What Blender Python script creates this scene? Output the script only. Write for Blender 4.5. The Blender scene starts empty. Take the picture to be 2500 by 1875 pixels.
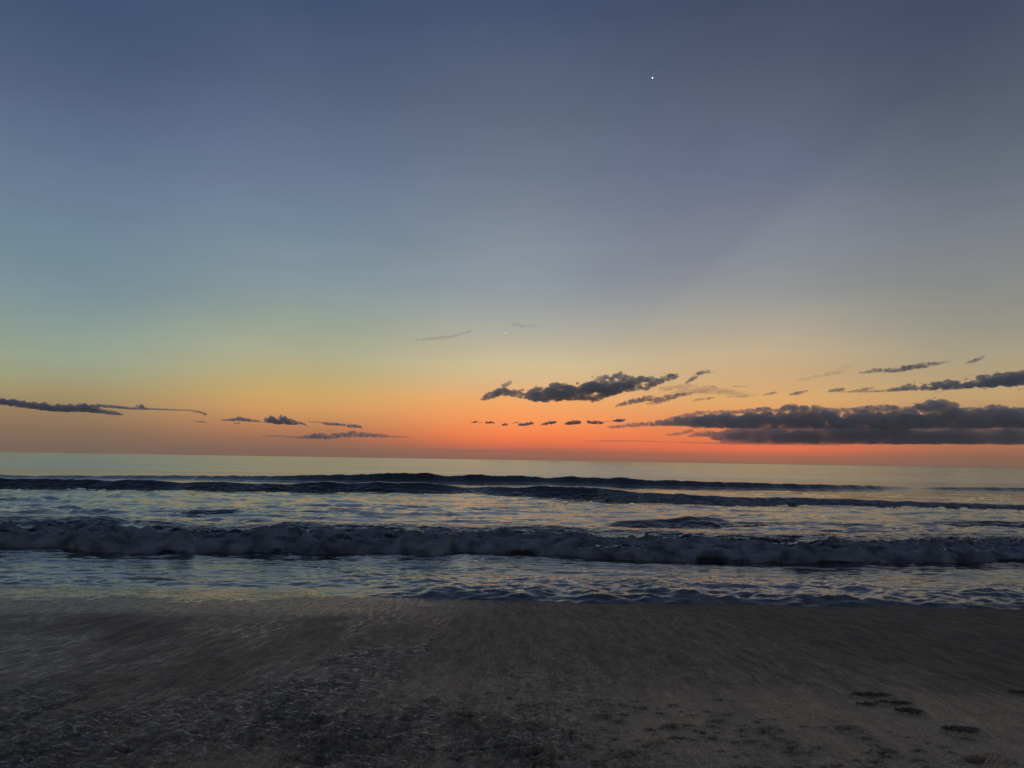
import bpy, bmesh, math, random
import numpy as np
from mathutils import Matrix, Vector, noise as mnoise

scene = bpy.context.scene
random.seed(7)
rng = np.random.default_rng(11)

# ------------------------------------------------------------------ camera
CAM = Vector((0.0, 0.0, 2.6))
FPX = 1877.4                                   # focal length in photo pixels (2500 wide)
PITCH, ROLL = 5.64, 0.89
camd = bpy.data.cameras.new("camera")
camd.sensor_width = 36.0
camd.lens = FPX / 2500 * 36.0
camd.clip_start, camd.clip_end = 0.1, 250000.0
cam = bpy.data.objects.new("camera", camd)
scene.collection.objects.link(cam)
CROT = Matrix.Rotation(math.radians(90 + PITCH), 3, 'X') @ Matrix.Rotation(math.radians(ROLL), 3, 'Z')
cam.matrix_world = Matrix.Translation(CAM) @ CROT.to_4x4()
scene.camera = cam


def ray(px, py):
    """Direction (unit length) of the line of sight through a point of the photograph."""
    return (CROT @ Vector(((px - 1250) / FPX, -(py - 937.5) / FPX, -1.0))).normalized()


def on_plane(px, py, z=0.0):
    d = ray(px, py)
    return CAM + d * ((z - CAM.z) / d.z)


def at_dist(px, py, dist):
    """Point at ground distance `dist` along +Y."""
    d = ray(px, py)
    return CAM + d * (dist / d.y)


# ------------------------------------------------------------------ colour management, render
scene.view_settings.view_transform = 'Standard'
scene.view_settings.look = 'None'
scene.view_settings.exposure = 0.0
scene.view_settings.gamma = 1.0
scene.view_settings.use_curve_mapping = False
scene.render.engine = 'CYCLES'
cy = scene.cycles
cy.use_denoising = True
cy.max_bounces = 8
cy.diffuse_bounces = 2
cy.glossy_bounces = 3
cy.transparent_max_bounces = 48
cy.volume_bounces = 4
cy.sample_clamp_indirect = 4.0


def s2l(c):
    return tuple(((v / 255) / 12.92 if v / 255 <= 0.04045 else ((v / 255 + 0.055) / 1.055) ** 2.4) for v in c)


# ------------------------------------------------------------------ sky: an after-sunset dome
world = bpy.data.worlds.new("World")
scene.world = world
world.use_nodes = True
wt = world.node_tree
wt.nodes.clear()


class NT:
    """Short-hand for building node trees."""
    def __init__(self, tree):
        self.t = tree

    def n(self, kind, **kw):
        nd = self.t.nodes.new(kind)
        for k, v in kw.items():
            setattr(nd, k, v)
        return nd

    def put(self, sock, v):
        if isinstance(v, bpy.types.NodeSocket):
            self.t.links.new(v, sock)
        else:
            if isinstance(v, tuple) and len(v) == 3 and sock.type == 'RGBA':
                v = v + (1.0,)
            sock.default_value = v

    def math(self, op, a, b=0.0, c=None, clamp=False):
        nd = self.n('ShaderNodeMath', operation=op, use_clamp=clamp)
        self.put(nd.inputs[0], a)
        self.put(nd.inputs[1], b)
        if c is not None:
            self.put(nd.inputs[2], c)
        return nd.outputs[0]

    def rng(self, v, a, b, c=0.0, d=1.0, kind='LINEAR'):
        nd = self.n('ShaderNodeMapRange', interpolation_type=kind)
        self.put(nd.inputs[0], v)
        for i, q in enumerate((a, b, c, d)):
            self.put(nd.inputs[1 + i], q)
        return nd.outputs[0]

    def mix(self, f, a, b, blend='MIX'):
        nd = self.n('ShaderNodeMix', data_type='RGBA', blend_type=blend)
        self.put(nd.inputs[0], f)
        self.put(nd.inputs[6], a)
        self.put(nd.inputs[7], b)
        return nd.outputs[2]

    def noise(self, vec, scale, detail=4.0, rough=0.5, dist=0.0):
        nd = self.n('ShaderNodeTexNoise')
        self.put(nd.inputs['Vector'], vec)
        nd.inputs['Scale'].default_value = scale
        nd.inputs['Detail'].default_value = detail
        nd.inputs['Roughness'].default_value = rough
        nd.inputs['Distortion'].default_value = dist
        return nd.outputs[0]

    def mapping(self, vec, scale=(1, 1, 1), rot=(0, 0, 0), loc=(0, 0, 0)):
        nd = self.n('ShaderNodeMapping')
        self.put(nd.inputs[0], vec)
        nd.inputs['Location'].default_value = loc
        nd.inputs['Rotation'].default_value = rot
        nd.inputs['Scale'].default_value = scale
        return nd.outputs[0]


W = NT(wt)
tc = W.n('ShaderNodeTexCoord')
nrm = W.n('ShaderNodeVectorMath', operation='NORMALIZE')
W.put(nrm.inputs[0], tc.outputs['Generated'])
sep = W.n('ShaderNodeSeparateXYZ')
W.put(sep.inputs[0], nrm.outputs[0])
elev = W.math('MULTIPLY', W.math('ARCSINE', sep.outputs[2]), 57.29578)
azim = W.math('MULTIPLY', W.math('ARCTAN2', sep.outputs[0], sep.outputs[1]), 57.29578)
efac = W.math('POWER', W.math('DIVIDE', W.math('MAXIMUM', elev, 0.0), 90.0, clamp=True), 0.5)

# colour of the clear sky up from the horizon, read at five places along it, in photo rows
SKY = {
    140: [(0, (66, 84, 113)), (205, (83, 99, 127)), (412, (104, 121, 147)), (550, (110, 132, 150)), (690, (121, 144, 154)),
          (790, (137, 155, 149)), (872, (152, 162, 141)), (914, (158, 158, 128)), (955, (163, 148, 110)), (1005, (152, 126, 96)),
          (1050, (134, 110, 90)), (1085, (122, 102, 90)), (1106, (116, 100, 90))],
    740: [(0, (66, 83, 113)), (205, (85, 99, 125)), (412, (105, 121, 146)), (550, (117, 136, 154)), (690, (133, 150, 156)),
          (776, (150, 161, 150)), (858, (172, 173, 143)), (914, (188, 172, 124)), (962, (204, 166, 104)), (1000, (208, 154, 98)),
          (1045, (184, 126, 90)), (1075, (152, 110, 88)), (1100, (132, 102, 88)), (1116, (126, 98, 86))],
    1280: [(0, (69, 83, 112)), (205, (89, 101, 123)), (412, (109, 120, 139)), (550, (126, 136, 151)), (690, (142, 151, 158)),
           (770, (160, 163, 160)), (825, (180, 175, 156)), (886, (206, 188, 150)), (928, (217, 183, 137)), (985, (244, 168, 104)),
           (1030, (246, 148, 88)), (1062, (243, 128, 78)), (1086, (215, 110, 78)), (1102, (158, 102, 84)), (1123, (132, 98, 86))],
    1840: [(0, (71, 81, 104)), (205, (90, 99, 118)), (412, (108, 116, 137)), (550, (128, 133, 147)), (640, (138, 142, 150)),
           (720, (151, 152, 151)), (790, (170, 163, 148)), (865, (196, 173, 141)), (914, (203, 170, 128)), (975, (222, 170, 110)),
           (1050, (225, 128, 84)), (1096, (226, 112, 78)), (1112, (172, 104, 82)), (1134, (128, 98, 86))],
    2420: [(0, (70, 80, 102)), (205, (83, 92, 109)), (412, (103, 110, 124)), (550, (121, 126, 135)), (690, (136, 138, 136)),
           (790, (150, 148, 136)), (858, (166, 156, 132)), (960, (190, 160, 114)), (1050, (182, 122, 88)), (1092, (170, 110, 84)),
           (1115, (140, 102, 84)), (1142, (120, 98, 88))],
}
ZENITH, HIGH = (66, 77, 101), (65, 79, 106)


def ramp(stops):
    nd = W.n('ShaderNodeValToRGB')
    cr = nd.color_ramp
    cr.interpolation = 'LINEAR'
    stops = sorted(stops)
    while len(cr.elements) < len(stops):
        cr.elements.new(0.5)
    for el, (e, c) in zip(cr.elements, stops):
        el.position = min(1.0, math.sqrt(max(e, 0.0) / 90.0))
        el.color = s2l(c) + (1.0,)
    W.put(nd.inputs[0], efac)
    return nd.outputs[0]


cols = []
for px, st in SKY.items():
    L = [(math.degrees(math.asin(max(-1, ray(px, py).z))), c) for py, c in st]
    L += [(50.0, HIGH), (88.0, ZENITH)]
    a = math.degrees(math.atan2(ray(px, 900).x, ray(px, 900).y))
    cols.append((a, ramp(L)))
side = [(0, (100, 90, 88)), (4, (124, 106, 92)), (8, (128, 124, 112)), (15, (104, 114, 122)), (28, (78, 88, 108)), (50, (66, 77, 101)), (88, ZENITH)]
east = [(0, (60, 62, 72)), (6, (70, 68, 78)), (12, (84, 78, 84)), (22, (76, 77, 92)), (45, (66, 75, 98)), (88, ZENITH)]
cols = [(-180, ramp(east)), (-85, ramp(side))] + cols + [(85, ramp(side)), (180, ramp(east))]
col = cols[0][1]
for (a0, _), (a1, c1) in zip(cols, cols[1:]):
    col = W.mix(W.rng(azim, a0, a1, kind='SMOOTHSTEP'), col, c1)
# very faint unevenness of the high air
vecs = W.mapping(nrm.outputs[0], scale=(3, 3, 11))
un = W.noise(vecs, 1.6, 5, 0.55)
col = W.mix(1.0, col, W.rng(un, 0.3, 0.7, 0.965, 1.035), 'MULTIPLY')
# one broad shaft of shade cast up the right of the sky from behind the cloud over the glow
gx, gz = ray(1310, 1010).x / ray(1310, 1010).y, ray(1310, 1010).z / ray(1310, 1010).y
ux = W.math('SUBTRACT', W.math('DIVIDE', sep.outputs[0], W.math('MAXIMUM', sep.outputs[1], 0.05)), gx)
uz = W.math('SUBTRACT', W.math('DIVIDE', sep.outputs[2], W.math('MAXIMUM', sep.outputs[1], 0.05)), gz)
ang = W.math('MULTIPLY', W.math('ARCTAN2', uz, ux), 57.29578)
shaft = W.math('MULTIPLY', W.rng(ang, 38, 43, kind='SMOOTHSTEP'), W.rng(ang, 96, 58, kind='SMOOTHSTEP'))
shaft = W.math('MULTIPLY', shaft, W.rng(uz, 0.05, 0.22, kind='SMOOTHSTEP'))
shaft = W.math('MULTIPLY', shaft, W.rng(sep.outputs[1], 0.2, 0.7))
col = W.mix(W.math('MULTIPLY', shaft, 0.55), col, W.mix(1.0, col, (0.86, 0.84, 0.93), 'MULTIPLY'))
bg = W.n('ShaderNodeBackground')
W.put(bg.inputs[0], col)
bg.inputs[1].default_value = 1.0
wo = W.n('ShaderNodeOutputWorld')
W.put(wo.inputs[0], bg.outputs[0])
world.cycles.sampling_method = 'MANUAL'
world.cycles.sample_map_resolution = 1024


# ------------------------------------------------------------------ noise
_pr = np.random.default_rng(5)
_PERM = _pr.permutation(4096).astype(np.int32)
_GC = np.cos(np.linspace(0, 2 * math.pi, 4096, endpoint=False)).astype(np.float32)
_GS = np.sin(np.linspace(0, 2 * math.pi, 4096, endpoint=False)).astype(np.float32)


def pn2(x, y, seed=0):
    """2D gradient noise, about -1..1"""
    x, y = np.broadcast_arrays(np.asarray(x, np.float32), np.asarray(y, np.float32))
    ix, iy = np.floor(x), np.floor(y)
    fx, fy = x - ix, y - iy
    ix = ix.astype(np.int32) + seed * 131
    iy = iy.astype(np.int32) + seed * 57
    u = fx * fx * (3 - 2 * fx)
    v = fy * fy * (3 - 2 * fy)
    p0, p1 = _PERM[ix & 4095], _PERM[(ix + 1) & 4095]

    def g(p, oy, dx, dy):
        h = _PERM[(p + iy + oy) & 4095]
        return _GC[h] * dx + _GS[h] * dy
    a = g(p0, 0, fx, fy)
    a = a + u * (g(p1, 0, fx - 1, fy) - a)
    b = g(p0, 1, fx, fy - 1)
    b = b + u * (g(p1, 1, fx - 1, fy - 1) - b)
    return (a + v * (b - a)) * 1.5


def fbm(x, y, seed=0, octv=4, gain=0.5, lac=2.03):
    s, a, t = 0.0, 1.0, 0.0
    for k in range(octv):
        s = s + a * pn2(x * lac ** k + 17.3 * k, y * lac ** k - 9.1 * k, seed + k)
        t += a
        a *= gain
    return s / t


def sstep(a, b, x):
    t = np.clip((x - a) / (b - a), 0, 1)
    return t * t * (3 - 2 * t)


# ------------------------------------------------------------------ mesh helpers
def tag(o, label=None, cat=None, group=None, kind=None):
    for k, v in (('label', label), ('category', cat), ('group', group), ('kind', kind)):
        if v:
            o[k] = v
    return o


def link(name, me, mat, parent=None):
    o = bpy.data.objects.new(name, me)
    if mat:
        me.materials.append(mat)
    scene.collection.objects.link(o)
    if parent:
        o.parent = parent
    return o


def mesh_from(V, F, attrs=None, smooth=True, name='mesh'):
    me = bpy.data.meshes.new(name)
    V = np.ascontiguousarray(V, np.float32)
    F = np.ascontiguousarray(F, np.int32)
    me.vertices.add(len(V))
    me.vertices.foreach_set('co', V.ravel())
    me.loops.add(F.size)
    me.loops.foreach_set('vertex_index', F.ravel())
    me.polygons.add(len(F))
    me.polygons.foreach_set('loop_start', np.arange(0, F.size, F.shape[1], dtype=np.int32))
    me.polygons.foreach_set('loop_total', np.full(len(F), F.shape[1], np.int32))
    if smooth:
        me.polygons.foreach_set('use_smooth', np.ones(len(F), bool))
    for k, v in (attrs or {}).items():
        a = me.attributes.new(k, 'FLOAT', 'POINT')
        a.data.foreach_set('value', np.ascontiguousarray(v, np.float32).ravel())
    me.update(calc_edges=True)
    me.validate()
    return me


def grid_faces(nr, nc):
    i = np.arange(nr * nc).reshape(nr, nc)
    return np.stack([i[:-1, :-1], i[:-1, 1:], i[1:, 1:], i[1:, :-1]], -1).reshape(-1, 4)


def take(V, F, attrs, keep):
    """The part of a grid whose faces are in `keep`."""
    Fk = F[keep]
    used, inv = np.unique(Fk.ravel(), return_inverse=True)
    return V[used], inv.reshape(Fk.shape), {k: v[used] for k, v in attrs.items()}


# ------------------------------------------------------------------ materials
def new_mat(name):
    m = bpy.data.materials.new(name)
    m.use_nodes = True
    m.node_tree.nodes.clear()
    T = NT(m.node_tree)
    out = T.n('ShaderNodeOutputMaterial')
    return m, T, out


def attr(T, name):
    return T.n('ShaderNodeAttribute', attribute_name=name).outputs['Fac']


def mat_sand():
    m, T, out = new_mat('sand')
    geo = T.n('ShaderNodeNewGeometry')
    P = geo.outputs['Position']
    wet_or_shade, sheen = attr(T, 'wet_or_shade'), attr(T, 'sheen')
    big = T.noise(T.mapping(P, scale=(1, 0.35, 1)), 1.3, 5, 0.6)
    med = T.noise(T.mapping(P, scale=(1, 0.5, 1)), 9.0, 5, 0.65)
    fine = T.noise(P, 260.0, 2, 0.6)
    dry = T.mix(T.rng(med, 0.3, 0.72), (0.50, 0.375, 0.225), (0.74, 0.565, 0.34))
    dry = T.mix(T.rng(big, 0.35, 0.7, 0.0, 0.45), dry, (0.34, 0.28, 0.20))
    dark = T.mix(T.rng(med, 0.3, 0.7), (0.095, 0.082, 0.060), (0.21, 0.18, 0.135))
    c = T.mix(wet_or_shade, dry, dark)
    grit = T.mix(T.rng(fine, 0.35, 0.65), (0.55, 0.55, 0.55), (1.35, 1.33, 1.3))
    c = T.mix(1.0, c, grit, 'MULTIPLY')
    # drawn-out streaks of heavier dark grains left by the backwash
    st1 = T.noise(T.mapping(P, scale=(1, 0.14, 1)), 8.0, 6, 0.70, 0.3)
    st2 = T.noise(T.mapping(P, scale=(1, 0.16, 1)), 36.0, 4, 0.65, 0.2)
    damp = T.rng(wet_or_shade, 0.05, 0.5, 0.30, 1.0)
    c = T.mix(damp, c, T.mix(T.rng(st1, 0.36, 0.64), (0.56, 0.56, 0.58), (1.36, 1.34, 1.31)), 'MULTIPLY')
    c = T.mix(damp, c, T.mix(T.rng(st2, 0.36, 0.64), (0.74, 0.74, 0.75), (1.24, 1.23, 1.21)), 'MULTIPLY')
    st3 = T.noise(P, 62.0, 4, 0.7)
    c = T.mix(1.0, c, T.mix(T.rng(st3, 0.36, 0.64), (0.58, 0.58, 0.58), (1.42, 1.41, 1.40)), 'MULTIPLY')
    b = T.n('ShaderNodeBsdfPrincipled')
    T.put(b.inputs['Base Color'], c)
    r = T.math('ADD', T.rng(sheen, 0.0, 1.0, T.rng(wet_or_shade, 0.3, 1.0, 0.85, 0.68), 0.18), T.rng(med, 0.35, 0.65, -0.06, 0.06))
    T.put(b.inputs['Roughness'], r)
    T.put(b.inputs['Specular IOR Level'], T.rng(sheen, 0.0, 1.0, T.rng(wet_or_shade, 0.2, 1.0, 0.30, 0.16), 0.95))
    bump = T.n('ShaderNodeBump')
    bump.inputs['Strength'].default_value = 0.95
    bump.inputs['Distance'].default_value = 0.004
    T.put(bump.inputs['Height'], T.math('ADD', fine, T.math('MULTIPLY', T.noise(P, 70, 3, 0.6), 1.6)))
    T.put(b.inputs['Normal'], bump.outputs[0])
    T.put(out.inputs[0], b.outputs[0])
    return m


def mat_water():
    m, T, out = new_mat('sea_water')
    P = T.n('ShaderNodeNewGeometry').outputs['Position']
    foam, far = attr(T, 'foam'), attr(T, 'far')
    b = T.n('ShaderNodeBsdfPrincipled')
    b.inputs['Base Color'].default_value = (0.010, 0.014, 0.018, 1)
    T.put(b.inputs['IOR'], T.rng(far, 0.0, 1.0, 1.40, T.rng(far, .8, 1.0, 4.2, 8.0)))
    T.put(b.inputs['Roughness'], T.rng(far, 0.0, 1.0, 0.07, 0.035))
    fine = T.noise(T.mapping(P, scale=(1, 2.2, 1)), 3.2, 4, 0.6)
    bump = T.n('ShaderNodeBump')
    bump.inputs['Distance'].default_value = 0.05
    T.put(bump.inputs['Strength'], T.rng(far, 0.0, 1.0, 0.35, 0.15))
    T.put(bump.inputs['Height'], fine)
    # facets of the wind ripple, too small to model beyond the breakers
    nzc = T.n('ShaderNodeTexNoise')
    T.put(nzc.inputs['Vector'], P)
    nzc.inputs['Scale'].default_value = 1.7
    nzc.inputs['Detail'].default_value = 3.0
    big = T.noise(T.mapping(P, scale=(.012, .06, 1)), 1.0, 4, .6)
    va = T.n('ShaderNodeVectorMath', operation='SUBTRACT')
    T.put(va.inputs[0], nzc.outputs['Color'])
    va.inputs[1].default_value = (.5, .5, .5)
    vb = T.n('ShaderNodeVectorMath', operation='MULTIPLY')
    T.put(vb.inputs[0], va.outputs[0])
    vb.inputs[1].default_value = (.30, .85, 0)
    vsep = T.n('ShaderNodeSeparateXYZ')
    T.put(vsep.inputs[0], vb.outputs[0])
    vcom = T.n('ShaderNodeCombineXYZ')
    T.put(vcom.inputs[0], vsep.outputs[0])
    T.put(vcom.inputs[1], T.math('MULTIPLY_ADD', T.math('ABSOLUTE', vsep.outputs[1]), -.35, -.046))
    vs = T.n('ShaderNodeVectorMath', operation='SCALE')
    T.put(vs.inputs[0], vcom.outputs[0])
    T.put(vs.inputs['Scale'], T.math('MULTIPLY', T.rng(far, .72, 1.0, 0.0, 1.0), T.rng(big, .3, .7, .6, 1.4)))
    vadd = T.n('ShaderNodeVectorMath', operation='ADD')
    T.put(vadd.inputs[0], bump.outputs[0])
    T.put(vadd.inputs[1], vs.outputs[0])
    vn = T.n('ShaderNodeVectorMath', operation='NORMALIZE')
    T.put(vn.inputs[0], vadd.outputs[0])
    T.put(b.inputs['Normal'], vn.outputs[0])
    d = T.n('ShaderNodeBsdfPrincipled')
    lace = T.noise(T.mapping(P, scale=(1, 1.2, 1)), 4.0, 6, 0.7, 0.6)
    lace2 = T.noise(T.mapping(P, scale=(1, 1.2, 1)), 17.0, 4, 0.65, 0.4)
    d.inputs['Roughness'].default_value = 0.7
    d.inputs['Specular IOR Level'].default_value = 0.25
    soft = T.noise(T.mapping(P, scale=(1, 1, 1)), 2.1, 3, 0.5, 0.3)
    T.put(d.inputs['Base Color'], T.mix(T.rng(soft, 0.30, 0.68), (0.07, 0.08, 0.092), (0.30, 0.32, 0.345)))
    bump2 = T.n('ShaderNodeBump')
    bump2.inputs['Distance'].default_value = 0.06
    bump2.inputs['Strength'].default_value = 0.4
    T.put(bump2.inputs['Height'], T.math('ADD', lace, T.math('MULTIPLY', lace2, 0.5)))
    T.put(d.inputs['Normal'], bump2.outputs[0])
    edge = T.math('SUBTRACT', 1.05, foam)
    f = T.rng(T.math('ADD', T.math('MULTIPLY', lace, 0.65), T.math('MULTIPLY', lace2, 0.35)),
              T.math('SUBTRACT', edge, 0.14), T.math('ADD', edge, 0.10), kind='SMOOTHSTEP')
    f = T.math('MULTIPLY', f, T.rng(foam, 0.02, 0.2))
    mx = T.n('ShaderNodeMixShader')
    T.put(mx.inputs[0], f)
    T.put(mx.inputs[1], b.outputs[0])
    T.put(mx.inputs[2], d.outputs[0])
    T.put(out.inputs[0], mx.outputs[0])
    return m


def mat_cloud(name, sigma, unit, albedo, streak=(0, 0, 0), lo=0.36, hi=0.62, steps=1.0, floor=0.0):
    """Vapour: a volume that thins out through fractal noise. sigma is extinction per photo pixel, unit metres per photo pixel."""
    m, T, out = new_mat(name)
    tcn = T.n('ShaderNodeTexCoord')
    P = T.n('ShaderNodeNewGeometry').outputs['Position']
    s = 1.0 / unit
    v = T.mapping(P, scale=(s, s * 0.6, s * 1.5))
    v = T.mapping(v, rot=streak)
    v = T.mapping(v, scale=(0.55, 1, 1.0))
    nz = T.noise(v, 0.10, 6, 0.62, 0.25)
    dens = T.rng(nz, lo, hi, floor, 1.0)
    pv = T.n('ShaderNodeVolumePrincipled')
    pv.inputs['Color'].default_value = albedo + (1,)
    pv.inputs['Absorption Color'].default_value = (0, 0, 0, 1)
    pv.inputs['Anisotropy'].default_value = 0.35
    T.put(pv.inputs['Density'], T.math('MULTIPLY', dens, sigma / unit))
    T.put(out.inputs['Volume'], pv.outputs[0])
    # the outermost skin: all but clear
    tr = T.n('ShaderNodeBsdfTransparent')
    tl = T.n('ShaderNodeBsdfDiffuse')
    tl.inputs[0].default_value = albedo + (1,)
    mx = T.n('ShaderNodeMixShader')
    mx.inputs[0].default_value = 0.004
    T.put(mx.inputs[1], tr.outputs[0])
    T.put(mx.inputs[2], tl.outputs[0])
    T.put(out.inputs['Surface'], mx.outputs[0])
    m.cycles.volume_step_rate = steps
    return m


M_SAND, M_WATER = mat_sand(), mat_water()

# ------------------------------------------------------------------ beach
SHORE = 15.4
SLOPE = 0.075


def mark(px, py):
    p = on_plane(px, py, 0.6)
    for _ in range(4):
        p = on_plane(px, py, SLOPE * (SHORE - p.y))
    return p.x, p.y


# trodden prints: photo place, half length, half width, turn, depth, label
PRINTS = [
    (2120, 1702, .125, .046, -10, .040, "long dark footprint at the upper left of the tight cluster in the sand"),
    (2114, 1722, .070, .040, -12, .030, "short oval footprint just below the longest print of the cluster"),
    (2180, 1722, .100, .042, -22, .040, "slanting footprint in the middle of the cluster, right of the two side by side"),
    (2214, 1744, .085, .050, -4, .045, "dark rounded footprint at the lower right end of the cluster"),
    (2340, 1791, .100, .052, -4, .050, "lone deep black footprint on bare sand nearer the water's right edge of frame"),
    (2489, 1695, .080, .045, -10, .035, "footprint cut off by the right edge of the photo"),
    (2424, 1849, .075, .035, -5, .012, "faint shallow footprint near the lower right corner, topmost of the last three"),
    (2377, 1868, .110, .024, -4, .022, "thin dark footprint at the very bottom of the photo near the right corner"),
    (2458, 1866, .085, .036, -3, .014, "shallow footprint right of the thin one at the bottom edge"),
]
PRINTS[4] = PRINTS[4][:6] + ("lone deep black footprint standing apart on smooth bare sand",)

nr, nc = 640, 900
yy = 1.0 / np.linspace(1 / 3.2, 1 / 19.0, nr)
uu = np.linspace(-0.95, 0.95, nc)
uu = np.sign(uu) * (np.abs(uu) * 0.78 + 0.22 * np.abs(uu) ** 3)
Y = np.repeat(yy[:, None], nc, 1)
X = uu[None, :] * (Y + 0.4)
Zb = SLOPE * (SHORE - Y)


def to_photo(X, Y, Z):
    """photo place of world points"""
    R = np.array(CROT.transposed())
    d = np.stack([X - CAM.x, Y - CAM.y, Z - CAM.z], 0).reshape(3, -1)
    c = R @ d
    return (1250 + FPX * c[0] / -c[2]).reshape(X.shape), (937.5 - FPX * c[1] / -c[2]).reshape(X.shape)


def sand_base(X, Y):
    return SLOPE * (SHORE - Y) + 0.035 * fbm(X / 2.6, Y / 3.4, 50, 3)


# where the sand is churned, pitted or smooth: regions of the beach in metres
def blob(x0, y0, rx, ry, soft=0.5):
    return 1 - sstep(1 - soft, 1 + soft, np.hypot((X - x0) / rx, (Y - y0) / ry))


wob = fbm(X / 1.1, Y / 1.6, 60, 4)
churn = np.clip(blob(-2.6, 4.3, 3.2, 1.9, .8) + 0.55 * blob(-0.9, 6.4, 1.3, 3.4, .9) + .45 * blob(-2.8, 3.8, 3.4, 1.1, .7), 0, 1)
churn = np.clip(churn * (.75 + 1.3 * wob) + .15 * wob, 0, 1.1)
pitted = np.clip(blob(0.6, 4.9, 1.9, 1.3, .6) + .6 * blob(2.0, 4.4, 1.2, .7, .6), 0, 1)
# backwash rills running up and down the slope
rill = fbm(X / 0.095 + .5 * wob, Y / 0.80, 21, 5, .62)
rill2 = fbm(X / 0.34 + .25 * wob, Y / 1.5, 24, 4, .55)
rough = fbm(X / 0.055, Y / 0.085, 30, 4, .62)
mid = fbm(X / 0.24, Y / 0.34, 33, 4, .55)
ridge = 1 - np.abs(fbm(X / 0.20 + .5 * mid, Y / 0.085 + .5 * wob, 40, 4, .55)) * 2.4
calm_ = np.maximum(sstep(.6, 2.2, X) * (1 - sstep(6.0, 8.5, Y)), .7 * sstep(2.0, 5.0, X - .3 * (9 - Y)))
H = sand_base(X, Y)
H = H + 0.014 * rill * (0.55 + .5 * churn) * (1 - .85 * calm_) + 0.014 * rill2 * (1 - .5 * calm_)
H = H + 0.0062 * rough * (0.5 + .4 * churn) * (1 - .5 * calm_)
H = H + churn * (0.030 * mid + 0.040 * ridge)
# small pits with raised lips
pit = np.zeros(X.shape)


def dent(cx, cy, a, b, turn, depth, lip=0.25, shoe=False):
    global H
    j0, j1 = np.searchsorted(yy, [cy - 3 * max(a, b), cy + 3 * max(a, b)])
    if j1 - j0 < 2:
        return None
    xs, ys = X[j0:j1], Y[j0:j1]
    i0 = max(0, int(np.searchsorted(xs[0], cx - 3.2 * a)) - 2)
    i1 = min(nc, int(np.searchsorted(xs[-1], cx + 3.2 * a)) + 60)
    i0 = max(0, i0 - 60)
    xs, ys = xs[:, i0:i1] - cx, ys[:, i0:i1] - cy
    c, s = math.cos(turn), math.sin(turn)
    lx, ly = (xs * c + ys * s) / a, (-xs * s + ys * c) / b
    r = np.hypot(lx, ly)
    if shoe:
        r = r * (1 + .30 * np.exp(-((lx + .18) / .30) ** 2) - .12 * np.clip(lx, -1.5, 1.5)) * (1 + .16 * fbm((xs + cx) / .07, (ys + cy) / .05, 83, 3))
    H[j0:j1, i0:i1] += -depth * (1 - sstep(0.45, 1.0, r)) + lip * depth * np.exp(-((r - 1.18) / 0.22) ** 2)
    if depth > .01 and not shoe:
        pit[j0:j1, i0:i1] = np.maximum(pit[j0:j1, i0:i1], 1 - sstep(.6, 1.0, r))  # hollow mask, later painted dark as shade
    return j0, j1, i0, i1, r


n_pit = 0
while n_pit < 620:
    cx, cyy = rng.uniform(-2.6, 3.9), rng.uniform(3.5, 6.6)
    j = int(np.searchsorted(yy, cyy))
    i = int(np.searchsorted(X[min(j, nr - 1)], cx))
    if rng.random() > pitted[min(j, nr - 1), min(i, nc - 1)] * (0.45 + 0.9 * (pn2(cx / .45, cyy / .35, 91) > -0.05)) + .015:
        continue
    s = float(np.exp(rng.normal(-0.1, .42)))
    dent(cx, cyy, .036 * s, .021 * s, rng.normal(0, .25), .034 * s, .22)
    n_pit += 1
# a dragged mark leading down to the prints
for t in np.linspace(0, 1, 26):
    mx_, my_ = mark(1935 + 45 * t + 6 * math.sin(5 * t), 1545 + 62 * t)
    dent(mx_, my_, .045, .075, .35, -.007 * math.sin(math.pi * min(1, t * 1.05)), .0)
for t in np.linspace(0, 1, 30):
    mx_, my_ = mark(1860 + 170 * t, 1634 + 52 * t)
    dent(mx_, my_, .10, .06, -.2, -.006 * math.sin(math.pi * t), .0)
owner = np.full(X.shape, -1)
for k, (px, py, a, b, turn, dep, lab) in enumerate(PRINTS):
    cx, cyy = mark(px, py)
    res = dent(cx, cyy, a * 1.05, b * 1.6, math.radians(turn), dep * 2.0, .30, True)
    if res:
        j0, j1, i0, i1, r = res
        own = owner[j0:j1, i0:i1]
        own[r < 1.22] = k
# wetness: drowned at the water's edge, a shining film on the left, dry at the lower right
edge_n = fbm(X / 1.7, Y / 1.2, 70, 4)
wet_or_shade = 1 - sstep(7.6, 11.0, Y * 0 + (SHORE - Y) + 2.6 * (-X / 6.0) * 0 + 1.2 * edge_n + 1.0)
left = sstep(0.8, -3.2, X + 0.9 * edge_n)
right = sstep(1.4, 4.6, X - 0.35 * (9 - Y) + .8 * edge_n) * sstep(6.0, 7.6, Y + .6 * edge_n)
wet_or_shade = np.clip(np.maximum.reduce([wet_or_shade * 0.75, left * 0.72, right * .95, churn * .8]), 0, 1)
film = sstep(9.6, 12.2, Y + 1.2 * edge_n - 0.5) * sstep(1.0, -3.0, X + edge_n)
wet_or_shade = np.clip(np.maximum(wet_or_shade, film * 1.0) + 0.10 * wob, 0, 1)
glaze = sstep(-.05, .45, fbm(X / 1.3 + .4 * wob, Y / 3.2, 62, 4) + .25 * left - .05) * (.25 + .5 * left) * sstep(4.0, 5.5, Y)
comb = sstep(-.22, .30, fbm(X / .060 + .6 * wob, Y / .36, 64, 5, .68))
speck = sstep(-.10, .30, fbm(X / .075 + .4 * mid, Y / .055, 66, 3, .6))
glaze = glaze * (.30 + .85 * comb * (.5 + .8 * speck))
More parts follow.
